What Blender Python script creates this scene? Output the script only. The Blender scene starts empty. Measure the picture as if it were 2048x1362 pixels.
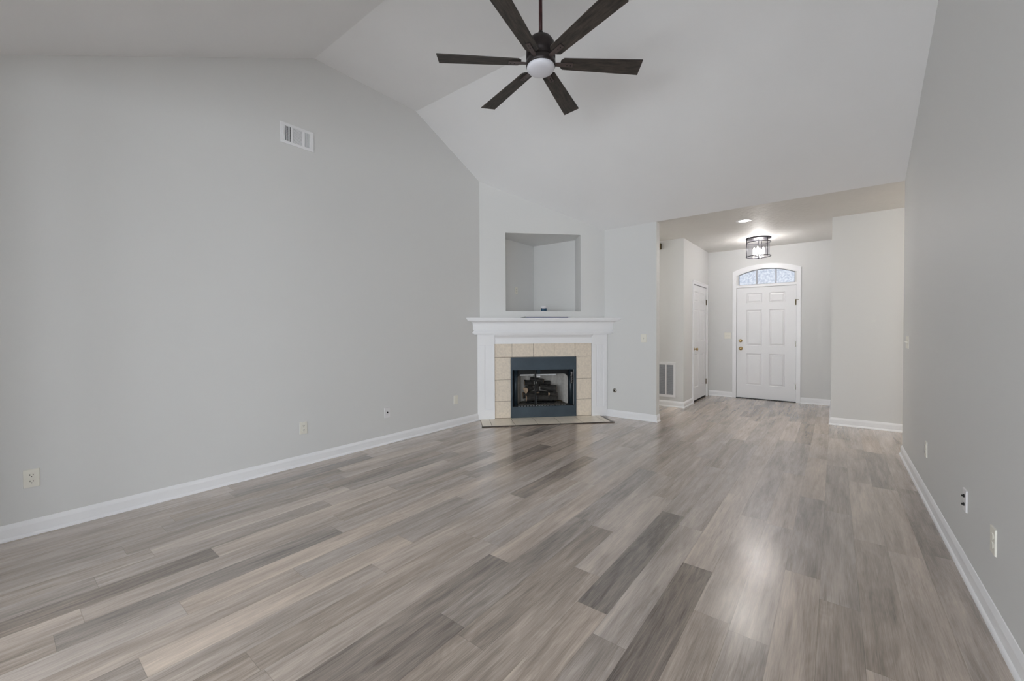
import bpy, bmesh, math, random
from mathutils import Vector, Matrix
D = bpy.data
S = bpy.context.scene
COL = S.collection
PI = math.pi
random.seed(7)

# ------------------------------------------------------------------ measures
XL, XR = -3.9862, 0.5464            # left and right wall faces
YN, YS = -4.20, 5.6908              # wall behind the viewer, back wall (right of the fireplace)
YD, YF, YC = 6.9483, 8.6551, 6.9811 # passage wall, front wall, return-air wall
XE, XC, XD = -1.930, -1.927, -0.032 # end of back wall, closet wall, entry corner
YA, YB, ZT, ZF = 2.0054, 3.2354, 3.9176, 2.757
SLN = 0.498                          # slope of the near ceiling plane
ZNEAR = ZF
TH = 0.12
YR, XK = -0.70, 4.50                 # the right wall starts beside the viewer; unseen room behind widened rightwards for more even light
YP = YA - (ZT - ZF) / SLN             # where the near slope meets the flat ceiling behind the viewer
LC = Vector((XL, 4.3526, 0)); RC = Vector((-2.7029, YS, 0))
TV = (RC - LC); W = TV.length; TV.normalize()
DROT = math.atan2(TV.y, TV.x)
ZC = ZT + (4.3526 - YB) / (YS - YB) * (ZF - ZT)
MIT_L, MIT_R = -1.043, 0.959         # how the room widens beside the diagonal wall

# ------------------------------------------------------------------ camera
yaw, pitch, roll, H = 0.664, -0.0163, -0.0044, 1.2786
right = Vector((math.cos(yaw), math.sin(yaw), 0)); fw = Vector((-math.sin(yaw), math.cos(yaw), 0)); up = Vector((0, 0, 1))
F = fw * math.cos(pitch) + up * math.sin(pitch); U = up * math.cos(pitch) - fw * math.sin(pitch)
R2 = right * math.cos(roll) + U * math.sin(roll); U2 = U * math.cos(roll) - right * math.sin(roll)
cd = D.cameras.new('camera'); cam = D.objects.new('camera', cd); COL.objects.link(cam)
m = Matrix((R2, U2, -F)).transposed().to_4x4(); m.translation = (0, 0, H); cam.matrix_world = m
cd.sensor_width = 36; cd.sensor_fit = 'HORIZONTAL'; cd.lens = 824.2175 / 2048 * 36
cd.shift_y = -7.1285 / 2048; cd.clip_start = 0.02; cd.clip_end = 200
S.camera = cam

# ------------------------------------------------------------------ world, light, exposure
wd = D.worlds.new('sky'); S.world = wd; wd.use_nodes = True
wn = wd.node_tree.nodes; bg = wn['Background']
bg.inputs[0].default_value = (0.905, 0.93, 1.0, 1); bg.inputs[1].default_value = 13.6
S.view_settings.view_transform = 'Standard'; S.view_settings.look = 'None'
S.view_settings.exposure = 0.0; S.view_settings.gamma = 1.0; S.view_settings.use_curve_mapping = False
S.cycles.max_bounces = 14; S.cycles.diffuse_bounces = 10; S.cycles.glossy_bounces = 4
S.cycles.transparent_max_bounces = 12; S.cycles.sample_clamp_indirect = 30.0

def area(name, loc, rot, sx, sy, power, color=(1, 1, 1), spread=180):
    l = D.lights.new(name, 'AREA'); l.shape = 'RECTANGLE'; l.size = sx; l.size_y = sy; l.energy = power; l.color = color
    l.spread = math.radians(spread)
    o = D.objects.new(name, l); COL.objects.link(o); o.location = loc; o.rotation_euler = rot
    return o
def point(name, loc, power, color, radius):
    l = D.lights.new(name, 'POINT'); l.energy = power; l.color = color; l.shadow_soft_size = radius
    o = D.objects.new(name, l); COL.objects.link(o); o.location = loc
    return o
# daylight through the windows added in the unseen wall behind the camera
for x, w_ in ((-2.45, 1.5), (-0.50, 1.8), (2.40, 2.8)):
    p = area('window_daylight', (x, YN - TH - 0.02, 1.30), (PI / 2, 0, 0), w_, 2.1, 1); p.data.cycles.is_portal = True   # steers sampling of the sky, gives no light of its own
# ceiling lamp further down the passage on the right (out of the frame)
point('hall_light', (2.3, 6.30, 2.40), 31, (1.0, 0.93, 0.85), 0.12)
point('hall_light', (-3.9, 6.40, 2.40), 24, (1.0, 0.98, 0.93), 0.12)  # unseen lamp added to brighten the left passage

# ------------------------------------------------------------------ materials
def lin(c):
    return tuple((x / 255 / 12.92 if x / 255 <= 0.04045 else ((x / 255 + 0.055) / 1.055) ** 2.4) for x in c) + (1,)
def mat(name, rgb, rough=0.5, metal=0.0, noise=None, bump=None, spec=0.5, coat=0):
    """procedural material: base colour varied by noise=(scale, amount), optional bump=(scale, strength, distance)"""
    M = D.materials.new(name); M.use_nodes = True; nt = M.node_tree; b = nt.nodes['Principled BSDF']
    c = lin(rgb); b.inputs['Base Color'].default_value = c
    b.inputs['Roughness'].default_value = rough; b.inputs['Metallic'].default_value = metal
    b.inputs['Specular IOR Level'].default_value = spec; b.inputs['Coat Weight'].default_value = coat
    tc = nt.nodes.new('ShaderNodeTexCoord')
    if noise:
        n = nt.nodes.new('ShaderNodeTexNoise'); n.inputs['Scale'].default_value = noise[0]; n.inputs['Detail'].default_value = 5
        nt.links.new(tc.outputs['Object'], n.inputs['Vector'])
        r = nt.nodes.new('ShaderNodeValToRGB'); a = noise[1]
        r.color_ramp.elements[0].position = 0.3; r.color_ramp.elements[1].position = 0.7
        r.color_ramp.elements[0].color = tuple(x * (1 - a) for x in c[:3]) + (1,)
        r.color_ramp.elements[1].color = tuple(min(1, x * (1 + a)) for x in c[:3]) + (1,)
        nt.links.new(n.outputs['Fac'], r.inputs['Fac']); nt.links.new(r.outputs['Color'], b.inputs['Base Color'])
    if bump:
        n2 = nt.nodes.new('ShaderNodeTexNoise'); n2.inputs['Scale'].default_value = bump[0]; n2.inputs['Detail'].default_value = 3
        nt.links.new(tc.outputs['Object'], n2.inputs['Vector'])
        bp = nt.nodes.new('ShaderNodeBump'); bp.inputs['Strength'].default_value = bump[1]; bp.inputs['Distance'].default_value = bump[2]
        nt.links.new(n2.outputs['Fac'], bp.inputs['Height']); nt.links.new(bp.outputs['Normal'], b.inputs['Normal'])
    return M
def emis(name, rgb, power):
    M = D.materials.new(name); M.use_nodes = True; b = M.node_tree.nodes['Principled BSDF']
    b.inputs['Base Color'].default_value = lin(rgb); b.inputs['Emission Color'].default_value = lin(rgb); b.inputs['Emission Strength'].default_value = power
    return M
def glass(name, tint=(1, 1, 1), gloss=0.08, seeded=False):
    M = D.materials.new(name); M.use_nodes = True; nt = M.node_tree; nt.nodes.clear()
    o = nt.nodes.new('ShaderNodeOutputMaterial'); t = nt.nodes.new('ShaderNodeBsdfTransparent'); g = nt.nodes.new('ShaderNodeBsdfGlossy')
    x = nt.nodes.new('ShaderNodeMixShader'); t.inputs[0].default_value = tint + (1,); g.inputs['Roughness'].default_value = 0.03
    x.inputs[0].default_value = gloss
    nt.links.new(t.outputs[0], x.inputs[1]); nt.links.new(g.outputs[0], x.inputs[2])
    if seeded:
        n = nt.nodes.new('ShaderNodeTexNoise'); n.inputs['Scale'].default_value = 60
        r = nt.nodes.new('ShaderNodeMapRange'); r.inputs['From Min'].default_value = .4; r.inputs['From Max'].default_value = .75
        r.inputs['To Min'].default_value = gloss; r.inputs['To Max'].default_value = gloss + .2
        nt.links.new(n.outputs['Fac'], r.inputs['Value']); nt.links.new(r.outputs[0], x.inputs[0])
    nt.links.new(x.outputs[0], o.inputs[0])
    return M

WALL = mat('wall_paint', (219, 219, 218), 0.55, bump=(160, 0.06, 0.002))
CEIL = mat('ceiling_paint', (240, 240, 241), 0.7, noise=(2.2, 0.01), bump=(38, 0.14, 0.004))
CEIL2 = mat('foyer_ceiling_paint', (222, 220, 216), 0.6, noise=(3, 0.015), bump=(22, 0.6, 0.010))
TRIM = mat('trim_paint', (242, 242, 244), 0.32, noise=(4, 0.01))
DOORP = mat('door_paint', (238, 238, 240), 0.35, noise=(3, 0.01))
MANT = mat('mantel_paint', (241, 241, 243), 0.33, noise=(4, 0.01))
TILE = mat('beige_tile', (226, 214, 198), 0.42, noise=(40, 0.08), bump=(60, 0.1, 0.001))
HTILE = mat('hearth_tile', (232, 222, 206), 0.30, noise=(18, 0.08))
GROUT = mat('dark_grout', (122, 104, 88), 0.9, noise=(40, 0.2))
BLACK = mat('blue_black_metal', (68, 80, 90), 0.45, 0.25, noise=(5, 0.15))
BLACK2 = mat('black_metal', (16, 18, 20), 0.5, 0.2, noise=(12, 0.2))
COLM = mat('dark_blue_metal', (34, 46, 54), 0.4, 0.3, noise=(4, 0.15))
ALUM = mat('aluminium', (214, 217, 221), 0.4, 0.15, noise=(40, 0.08))
STEEL = mat('bright_steel', (205, 208, 212), 0.28, 0.9, noise=(30, 0.1))
LOGM = mat('charred_bark', (52, 49, 47), 0.9, noise=(17, 0.75), bump=(34, 1.0, 0.012))
def ash():
    nt = LOGM.node_tree; r = [n for n in nt.nodes if n.type == 'VALTORGB'][0]
    e = r.color_ramp.elements; e[0].color = lin((24, 23, 23)); e[1].color = lin((66, 63, 60)); k = e.new(.82); k.color = lin((150, 145, 138))
    [n for n in nt.nodes if n.type == 'TEX_NOISE'][0].inputs['Roughness'].default_value = .75
ash()
LOGE = mat('cut_wood_end', (178, 155, 132), 0.85, noise=(30, 0.15))
GRAV = mat('ember_gravel', (104, 101, 96), 0.95, noise=(90, 0.6), bump=(110, 0.9, 0.01))
IVORY = mat('ivory_plastic', (233, 230, 220), 0.38, noise=(6, 0.01))
WPLAS = mat('white_plastic', (232, 230, 232), 0.38, noise=(6, 0.01))
DARK = mat('dark_slot', (22, 21, 20), 0.7, noise=(20, 0.1))
BRASS = mat('brass', (192, 166, 120), 0.25, 0.95, noise=(20, 0.08))
OLDB = mat('aged_brass', (98, 86, 58), 0.4, 0.8, noise=(30, 0.15))
NICK = mat('nickel', (150, 146, 138), 0.3, 0.9, noise=(20, 0.08))
BRONZE = mat('dark_bronze', (52, 46, 46), 0.45, 0.5, noise=(14, 0.25))
IRON = mat('brown_bronze', (92, 80, 78), 0.45, 0.4, noise=(20, 0.2))
ROD = mat('reddish_bronze', (70, 42, 42), 0.4, 0.5, noise=(30, 0.3))
LENS = mat('frosted_lens', (226, 226, 234), 0.35, noise=(3, 0.005))
GRILLE = mat('grille_white', (236, 236, 238), 0.4, noise=(6, 0.01))
GREYSL = mat('grey_louvre', (176, 178, 184), 0.5, noise=(30, 0.05))
SHADE = mat('shade_dark', (14, 15, 17), 0.9, noise=(10, 0.1))  # near-black that stands in for shade in the vent and under the door
MIDV = mat('mid_grey', (92, 94, 98), 0.9, noise=(10, 0.1))  # grey of small parts and of painted shade behind the grilles
FIX = mat('fixture_metal', (62, 60, 66), 0.4, 0.6, noise=(20, 0.1))
WOODT = mat('grey_wood_strip', (128, 122, 116), 0.5, noise=(30, 0.15))
DKTRIM = mat('dark_edge_strip', (62, 52, 46), 0.5, noise=(30, 0.15))
CHIME = mat('beige_chime', (176, 152, 122), 0.6, noise=(20, 0.08))
NAVY = mat('navy_blue', (34, 34, 92), 0.35, noise=(20, 0.1))
TEAL = mat('dark_teal_print', (26, 66, 92), 0.5, noise=(60, 0.5))
BARK = mat('pale_bark', (150, 150, 165), 0.9, noise=(20, 0.2))
PORCH = mat('porch_concrete', (170, 168, 164), 0.9, noise=(8, 0.08))
BULB = emis('lit_bulb', (255, 243, 232), 45)
CANL = emis('lit_lens', (255, 250, 244), 4)
GLASS = glass('clear_glass', (0.97, 0.99, 0.98), 0.06)
def textured():
    M = glass('textured_glass'); nt = M.node_tree; t = [n for n in nt.nodes if n.type == 'BSDF_TRANSPARENT'][0]
    tc = nt.nodes.new('ShaderNodeTexCoord'); n = nt.nodes.new('ShaderNodeTexNoise'); n.inputs['Scale'].default_value = 30; n.inputs['Detail'].default_value = 8
    r = nt.nodes.new('ShaderNodeValToRGB'); e = r.color_ramp.elements; e[0].position = .38; e[1].position = .6
    e[0].color = (.225, .235, .248, 1); e[1].color = (.275, .280, .284, 1)  # low tint dims the over-bright sky seen through the transom
    nt.links.new(tc.outputs['Object'], n.inputs['Vector']); nt.links.new(n.outputs['Fac'], r.inputs['Fac']); nt.links.new(r.outputs['Color'], t.inputs[0])
    return M
TGLASS = textured()
SEED = glass('seeded_glass', (0.93, 0.93, 0.96), 0.16, True)

def refractory():
    M = mat('refractory_brick', (190, 187, 182), 0.9, noise=(30, 0.1)); nt = M.node_tree; b = nt.nodes['Principled BSDF']
    tc = nt.nodes.new('ShaderNodeTexCoord'); w = nt.nodes.new('ShaderNodeTexWave'); w.inputs['Scale'].default_value = 5.5
    w.inputs['Distortion'].default_value = 0.6
    nt.links.new(tc.outputs['Object'], w.inputs['Vector'])
    bp = nt.nodes.new('ShaderNodeBump'); bp.inputs['Strength'].default_value = .5; bp.inputs['Distance'].default_value = .01
    nt.links.new(w.outputs['Fac'], bp.inputs['Height']); nt.links.new(bp.outputs['Normal'], b.inputs['Normal'])
    return M
REFR = refractory()

def bladewood():
    M = D.materials.new('weathered_dark_wood'); M.use_nodes = True; nt = M.node_tree; b = nt.nodes['Principled BSDF']
    tc = nt.nodes.new('ShaderNodeTexCoord'); mp = nt.nodes.new('ShaderNodeMapping'); mp.inputs['Scale'].default_value = (4, 26, 26)
    n = nt.nodes.new('ShaderNodeTexNoise'); n.inputs['Scale'].default_value = 1.6; n.inputs['Detail'].default_value = 8; n.inputs['Roughness'].default_value = .7
    r = nt.nodes.new('ShaderNodeValToRGB'); e = r.color_ramp.elements
    e[0].position = .3; e[0].color = lin((19, 19, 20)); e[1].position = .72; e[1].color = lin((84, 75, 68))
    nt.links.new(tc.outputs['Object'], mp.inputs['Vector']); nt.links.new(mp.outputs[0], n.inputs['Vector'])
    nt.links.new(n.outputs['Fac'], r.inputs['Fac']); nt.links.new(r.outputs['Color'], b.inputs['Base Color'])
    b.inputs['Roughness'].default_value = .62
    return M
BLADE = bladewood()

def plankwood():
    """vinyl planks: tone and seed per plank from a mesh attribute, grain from stretched noise"""
    M = D.materials.new('vinyl_plank'); M.use_nodes = True; nt = M.node_tree; N = nt.nodes; L = nt.links; b = N['Principled BSDF']
    at = N.new('ShaderNodeAttribute'); at.attribute_name = 'plank'; sp = N.new('ShaderNodeSeparateColor'); L.new(at.outputs['Color'], sp.inputs[0])
    uv = N.new('ShaderNodeUVMap'); uv.uv_map = 'UVMap'; sx = N.new('ShaderNodeSeparateXYZ'); L.new(uv.outputs[0], sx.inputs[0])
    def mth(op, a, c=None, d=None):
        k = N.new('ShaderNodeMath'); k.operation = op
        for i, v in enumerate((a, c, d)):
            if v is None: continue
            if isinstance(v, (int, float)): k.inputs[i].default_value = v
            else: L.new(v, k.inputs[i])
        return k.outputs[0]
    def noise(fx, fy, detail, rough, seedmul, dist=0.0):
        cb = N.new('ShaderNodeCombineXYZ'); L.new(mth('MULTIPLY', sx.outputs[0], fx), cb.inputs[0]); L.new(mth('MULTIPLY', sx.outputs[1], fy), cb.inputs[1])
        L.new(mth('MULTIPLY', sp.outputs[1], seedmul), cb.inputs[2])
        n = N.new('ShaderNodeTexNoise'); n.inputs['Scale'].default_value = 1; n.inputs['Detail'].default_value = detail
        n.inputs['Roughness'].default_value = rough; n.inputs['Distortion'].default_value = dist
        L.new(cb.outputs[0], n.inputs['Vector']); return n.outputs['Fac']
    broad = noise(9, 1.1, 3, .55, 91, .8)          # light and dark bands along a plank
    mid = noise(38, 2.2, 5, .62, 57, .35)          # grain
    fine = noise(330, 9, 3, .6, 33)                # pores
    # cathedral rings
    warp = noise(5, .9, 2, .5, 71)
    ring = mth('SINE', mth('MULTIPLY', mth('ADD', mth('MULTIPLY', warp, 2.4), mth('MULTIPLY', sx.outputs[0], 2.6)), 64))
    v = mth('ADD', mth('MULTIPLY', mth('SUBTRACT', broad, .5), 1.1), mth('MULTIPLY', mth('SUBTRACT', mid, .5), .85))
    v = mth('ADD', v, mth('MULTIPLY', mth('SUBTRACT', fine, .5), .75))
    v = mth('ADD', v, mth('MULTIPLY', ring, .028))
    v = mth('ADD', mth('MULTIPLY_ADD', sp.outputs[0], .62, .19), mth('MULTIPLY', v, .62))
    r = N.new('ShaderNodeValToRGB'); e = r.color_ramp.elements
    e[0].position = 0.0; e[0].color = lin(PL[0]); e[1].position = 1.0; e[1].color = lin(PL[3])
    k = e.new(.36); k.color = lin(PL[1]); k = e.new(.68); k.color = lin(PL[2])
    L.new(v, r.inputs['Fac'])
    # some planks lean grey, some lean tan
    hs = N.new('ShaderNodeMix'); hs.data_type = 'RGBA'; hs.blend_type = 'MULTIPLY'; hs.inputs[0].default_value = 1
    rr = N.new('ShaderNodeValToRGB'); rr.color_ramp.elements[0].color = (.955, .99, 1.04, 1); rr.color_ramp.elements[1].color = (1.04, 1.0, .955, 1)
    L.new(mth('ADD', mth('MULTIPLY', sp.outputs[2], .7), mth('MULTIPLY', mid, .3)), rr.inputs['Fac'])
    L.new(r.outputs['Color'], hs.inputs[6]); L.new(rr.outputs['Color'], hs.inputs[7])
    # thin dark seam at plank edges: second uv layer runs 0..1 over the plank
    u2 = N.new('ShaderNodeUVMap'); u2.uv_map = 'Edge'; s2 = N.new('ShaderNodeSeparateXYZ'); L.new(u2.outputs[0], s2.inputs[0])
    du = mth('MINIMUM', s2.outputs[0], s2.outputs[1])
    sm = N.new('ShaderNodeMapRange'); sm.inputs['From Min'].default_value = .0; sm.inputs['From Max'].default_value = .0016
    sm.inputs['To Min'].default_value = .62; sm.inputs['To Max'].default_value = 1
    L.new(du, sm.inputs['Value'])
    fx = N.new('ShaderNodeMix'); fx.data_type = 'RGBA'; fx.blend_type = 'MULTIPLY'; fx.inputs[0].default_value = 1
    L.new(hs.outputs[2], fx.inputs[6]); L.new(sm.outputs[0], fx.inputs[7]); L.new(fx.outputs[2], b.inputs['Base Color'])
    rg = mth('ADD', .15, mth('MULTIPLY', fine, .14)); L.new(rg, b.inputs['Roughness'])
    b.inputs['Specular IOR Level'].default_value = .8; b.inputs['Coat Weight'].default_value = .45; b.inputs['Coat Roughness'].default_value = .22
    bp = N.new('ShaderNodeBump'); bp.inputs['Strength'].default_value = .22; bp.inputs['Distance'].default_value = .0012
    L.new(mth('ADD', fine, mth('MULTIPLY', mid, .5)), bp.inputs['Height']); L.new(bp.outputs['Normal'], b.inputs['Normal'])
    return M
PL = ((74, 65, 58), (150, 138, 128), (198, 184, 172), (236, 221, 207))

# ------------------------------------------------------------------ helpers
class MB:
    """collects shapes and links them as ONE mesh object"""
    def __init__(s): s.v = []; s.f = []; s.m = []; s.k = 0; s.sm = []; s.smooth = False
    def add(s, vs, fs):
        o = len(s.v); s.v += [tuple(p) for p in vs]
        for f in fs: s.f.append([i + o for i in f]); s.m.append(s.k); s.sm.append(s.smooth)
    def hexa(s, b, t):
        s.add(list(b) + list(t), [(3, 2, 1, 0), (4, 5, 6, 7), (0, 1, 5, 4), (1, 2, 6, 5), (2, 3, 7, 6), (3, 0, 4, 7)])
    def box(s, x0, x1, y0, y1, z0, z1):
        x0, x1 = sorted((x0, x1)); y0, y1 = sorted((y0, y1)); z0, z1 = sorted((z0, z1))
        s.hexa([(x0, y0, z0), (x1, y0, z0), (x1, y1, z0), (x0, y1, z0)], [(x0, y0, z1), (x1, y0, z1), (x1, y1, z1), (x0, y1, z1)])
    def obox(s, c, ax, ay, az, hx, hy, hz):
        c = Vector(c); ax, ay, az = Vector(ax), Vector(ay), Vector(az)
        P = lambda i, j, k: c + ax * hx * i + ay * hy * j + az * hz * k
        s.hexa([P(-1, -1, -1), P(1, -1, -1), P(1, 1, -1), P(-1, 1, -1)], [P(-1, -1, 1), P(1, -1, 1), P(1, 1, 1), P(-1, 1, 1)])
    def prism(s, poly, fn0, fn1):
        """poly of 2-d points; fn0/fn1 place it at either end"""
        n = len(poly); a = [fn0(*p) for p in poly]; b = [fn1(*p) for p in poly]
        s.add(a + b, [tuple(range(n - 1, -1, -1)), tuple(range(n, 2 * n))] + [(i, (i + 1) % n, (i + 1) % n + n, i + n) for i in range(n)])
    def lathe(s, prof, c=(0, 0, 0), axis='z', seg=40, sm=True, caps=True):
        s.smooth = sm; o = []; n = len(prof)
        for i in range(seg):
            a = 2 * PI * i / seg
            for r, h in prof:
                x, y = r * math.cos(a), r * math.sin(a)
                p = {'z': (x, y, h), 'y': (x, h, y), 'x': (h, x, y)}[axis]
                o.append((p[0] + c[0], p[1] + c[1], p[2] + c[2]))
        fs = [(i * n + j, ((i + 1) % seg) * n + j, ((i + 1) % seg) * n + j + 1, i * n + j + 1) for i in range(seg) for j in range(n - 1)]
        if caps:
            fs.append(tuple(i * n + n - 1 for i in range(seg))); fs.append(tuple(i * n for i in range(seg - 1, -1, -1)))
        s.add(o, fs); s.smooth = False
    def tube(s, pts, r, seg=10, r1=None):
        s.smooth = True; pts = [Vector(p) for p in pts]; n = len(pts); o = []
        t0 = (pts[1] - pts[0]).normalized(); ref = Vector((0, 0, 1)) if abs(t0.z) < .9 else Vector((1, 0, 0))
        for i, p in enumerate(pts):
            t = (pts[min(i + 1, n - 1)] - pts[max(i - 1, 0)]).normalized(); a = t.cross(ref).normalized(); b = t.cross(a)
            q = r if r1 is None else r + (r1 - r) * i / (n - 1)
            for k in range(seg):
                w = 2 * PI * k / seg; o.append(p + a * math.cos(w) * q + b * math.sin(w) * q)
        fs = [(i * seg + k, i * seg + (k + 1) % seg, (i + 1) * seg + (k + 1) % seg, (i + 1) * seg + k) for i in range(n - 1) for k in range(seg)]
        fs += [tuple(range(seg - 1, -1, -1)), tuple(range((n - 1) * seg, n * seg))]
        s.add(o, fs); s.smooth = False
    def ring(s, R, r, z, seg=56, k=8):
        s.smooth = True; o = []
        for i in range(seg):
            a = 2 * PI * i / seg
            for j in range(k):
                w = 2 * PI * j / k; q = R + r * math.cos(w); o.append((q * math.cos(a), q * math.sin(a), z + r * math.sin(w)))
        s.add(o, [(i * k + j, ((i + 1) % seg) * k + j, ((i + 1) % seg) * k + (j + 1) % k, i * k + (j + 1) % k) for i in range(seg) for j in range(k)]); s.smooth = False
    def build(s, name, mats, parent=None, loc=None, rot=0, bevel=0, seg=2):
        if not isinstance(mats, (list, tuple)): mats = [mats]
        me = D.meshes.new(name); me.from_pydata(s.v, [], s.f)
        for q in mats: me.materials.append(q)
        for p, k, sm in zip(me.polygons, s.m, s.sm): p.material_index = k; p.use_smooth = sm
        bm = bmesh.new(); bm.from_mesh(me); bmesh.ops.recalc_face_normals(bm, faces=bm.faces); bm.to_mesh(me); bm.free()
        o = D.objects.new(name, me); COL.objects.link(o)
        if parent: o.parent = parent
        if loc: o.location = loc
        o.rotation_euler[2] = rot
        if bevel:
            bv = o.modifiers.new('bevel', 'BEVEL'); bv.width = bevel; bv.segments = seg; bv.limit_method = 'ANGLE'; bv.angle_limit = math.radians(40)
        return o
def tag(o, label, cat, group=None, kind=None):
    o['label'] = label; o['category'] = cat
    if group: o['group'] = group
    if kind: o['kind'] = kind
    return o
def thing(name, loc, rot, label, cat, group=None, kind=None):
    o = D.objects.new(name, None); COL.objects.link(o); o.location = loc; o.rotation_euler = (0, 0, rot); o.empty_display_size = .1
    return tag(o, label, cat, group, kind)
def st(o, label, cat): return tag(o, label, cat, None, 'structure')
def wallgrid(mb, us, zs, holes, th):
    """wall face at y=0, thickness into +y; holes=[(u0,u1,z0,z1,depth)] depth None = right through"""
    for u0, u1 in zip(us, us[1:]):
        for z0, z1 in zip(zs, zs[1:]):
            uc, zc = (u0 + u1) / 2, (z0 + z1) / 2; y0 = 0.0
            for h in holes:
                if h[0] < uc < h[1] and h[2] < zc < h[3]: y0 = th if h[4] is None else h[4]
            if y0 < th: mb.box(u0, u1, y0, th, z0, z1)
R_BACK, R_LEFT, R_RIGHT = 0.0, PI / 2, -PI / 2

# ------------------------------------------------------------------ floor of planks
def floor():
    w, x0 = 0.1495, -0.497
    joints = {-1: 2.34, 0: 1.97, 3: 2.415, 4: 3.24, -10: 1.285, -7: 1.755, -4: 1.94, -6: 1.25, -8: 1.85, -14: .157, -11: .35, -12: 1.0, -16: .80, -3: 1.70, -9: .62}
    dark = {(-6, 0): -.16, (-1, 0): .02, (-3, 1): .05, (-16, 0): .1, (-13, 1): .1, (-10, 2): .15, (-7, 0): .2, (-7, 1): .62, (-11, 1): .72, (-5, 1): .7, (0, 1): .55, (-2, 1): .7, (3, 1): .5, (1, 1): .55}
    xa, xb, ya, yb = XL - .12 - 1.2, XK + TH, YN - .15, YF + .12
    vs, fs, tone, uva, uvb = [], [], [], [], []
    k = math.floor((xa - x0) / w)
    rnd = random.Random(11)
    while x0 + k * w < xb:
        a, b = max(xa, x0 + k * w), min(xb, x0 + (k + 1) * w)
        j = joints.get(k, rnd.uniform(0, 1.22)); j = j % 1.22 - 1.22
        i = 0
        while j < yb:
            c, d = max(ya, j), min(yb, j + 1.22)
            if d > c + 1e-4:
                o = len(vs); vs += [(a, c, 0), (b, c, 0), (b, d, 0), (a, d, 0)]; fs.append((o, o + 1, o + 2, o + 3))
                t = rnd.choice((.32, .4, .45, .5, .54, .58, .62, .68)) + rnd.uniform(-.05, .05)
                # index of the plank counted from the one that ends at its joint seen in the photo
                n = int(round((joints[k] - (j + 1.22)) / 1.22)) if k in joints else None
                if n is not None: t = dark.get((k, -n + 0), t) if (k, -n) in dark else t
                tone.append((t, rnd.random(), rnd.random(), 1)); s = rnd.uniform(0, 20)
                q = rnd.uniform(0, 3)
                uva.append([(q + 0, c + s), (q + b - a, c + s), (q + b - a, d + s), (q + 0, d + s)]); uvb.append((b - a, d - c))
            j += 1.22; i += 1
        k += 1
    # underside so the slab has thickness
    o = len(vs); vs += [(xa, ya, -.08), (xb, ya, -.08), (xb, yb, -.08), (xa, yb, -.08), (xa, ya, -.001), (xb, ya, -.001), (xb, yb, -.001), (xa, yb, -.001)]
    n0 = len(fs)
    fs += [(o + 3, o + 2, o + 1, o), (o, o + 1, o + 5, o + 4), (o + 1, o + 2, o + 6, o + 5), (o + 2, o + 3, o + 7, o + 6), (o + 3, o, o + 4, o + 7)]
    me = D.meshes.new('floor'); me.from_pydata(vs, [], fs); me.materials.append(plankwood())
    ca = me.attributes.new('plank', 'FLOAT_COLOR', 'CORNER'); u1 = me.uv_layers.new(name='UVMap'); u2 = me.uv_layers.new(name='Edge')
    return me, tone, uva, uvb, n0
def floor_obj():
    me, tone, uva, uvb, n0 = floor()
    ca = me.attributes['plank']; u1 = me.uv_layers['UVMap']; u2 = me.uv_layers['Edge']
    for p in me.polygons:
        i = p.index
        for c, li in enumerate(p.loop_indices):
            if i < n0:
                ca.data[li].color = tone[i]; u1.data[li].uv = uva[i][c]
                bw, bl = uvb[i]
            else: ca.data[li].color = (.4, .5, .5, 1)
    # edge distance cannot be interpolated from four corners, so inset every plank by a hair
    bm = bmesh.new(); bm.from_mesh(me); bm.faces.ensure_lookup_table()
    planks = [f for f in bm.faces if f.index < n0]
    el = bm.loops.layers.uv['Edge']
    bmesh.ops.inset_individual(bm, faces=planks, thickness=.0016, use_even_offset=True)
    inner = set(planks)
    for f in bm.faces:
        for l in f.loops: l[el].uv = (0, 0)
    for f in inner:
        iv = {l.vert for l in f.loops}
        for v in iv:
            for l in v.link_loops: l[el].uv = (.0016, .0016)
    bm.to_mesh(me); bm.free()
    o = D.objects.new('floor', me); COL.objects.link(o)
    return st(o, 'grey-brown wood-look plank floor running through the room to the front door', 'floor')
floor_obj()

# ------------------------------------------------------------------ walls and ceilings

G = 0.0
# left wall (continues to the hidden corner behind the diagonal wall)
mb = MB(); zs = lambda y: (max(ZF, ZT - SLN * (YA - y)) if y < YA else ZT if y < YB else ZT + (y - YB) / (YS - YB) * (ZF - ZT))
poly = [(YN - TH, 0), (YS + TH, 0), (YS + TH, zs(YS + TH)), (YB, ZT), (YA, ZT), (YP, ZF), (YN - TH, ZF)]
mb.prism(poly, lambda y, z: (XL, y, z), lambda y, z: (XL - TH, y, z))
st(mb.build('wall_left', WALL), 'tall white left wall under the vaulted ceiling', 'wall')
mb = MB()
poly2 = [(YR, 0), (YS, 0), (YS, ZF), (YB, ZT), (YA, ZT), (YP, ZF), (YR, ZF)]
mb.prism(poly2, lambda y, z: (XR, y, z), lambda y, z: (XR + TH, y, z))
st(mb.build('wall_right', WALL), 'white right wall close to the viewer, ending at the passage', 'wall')
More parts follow.
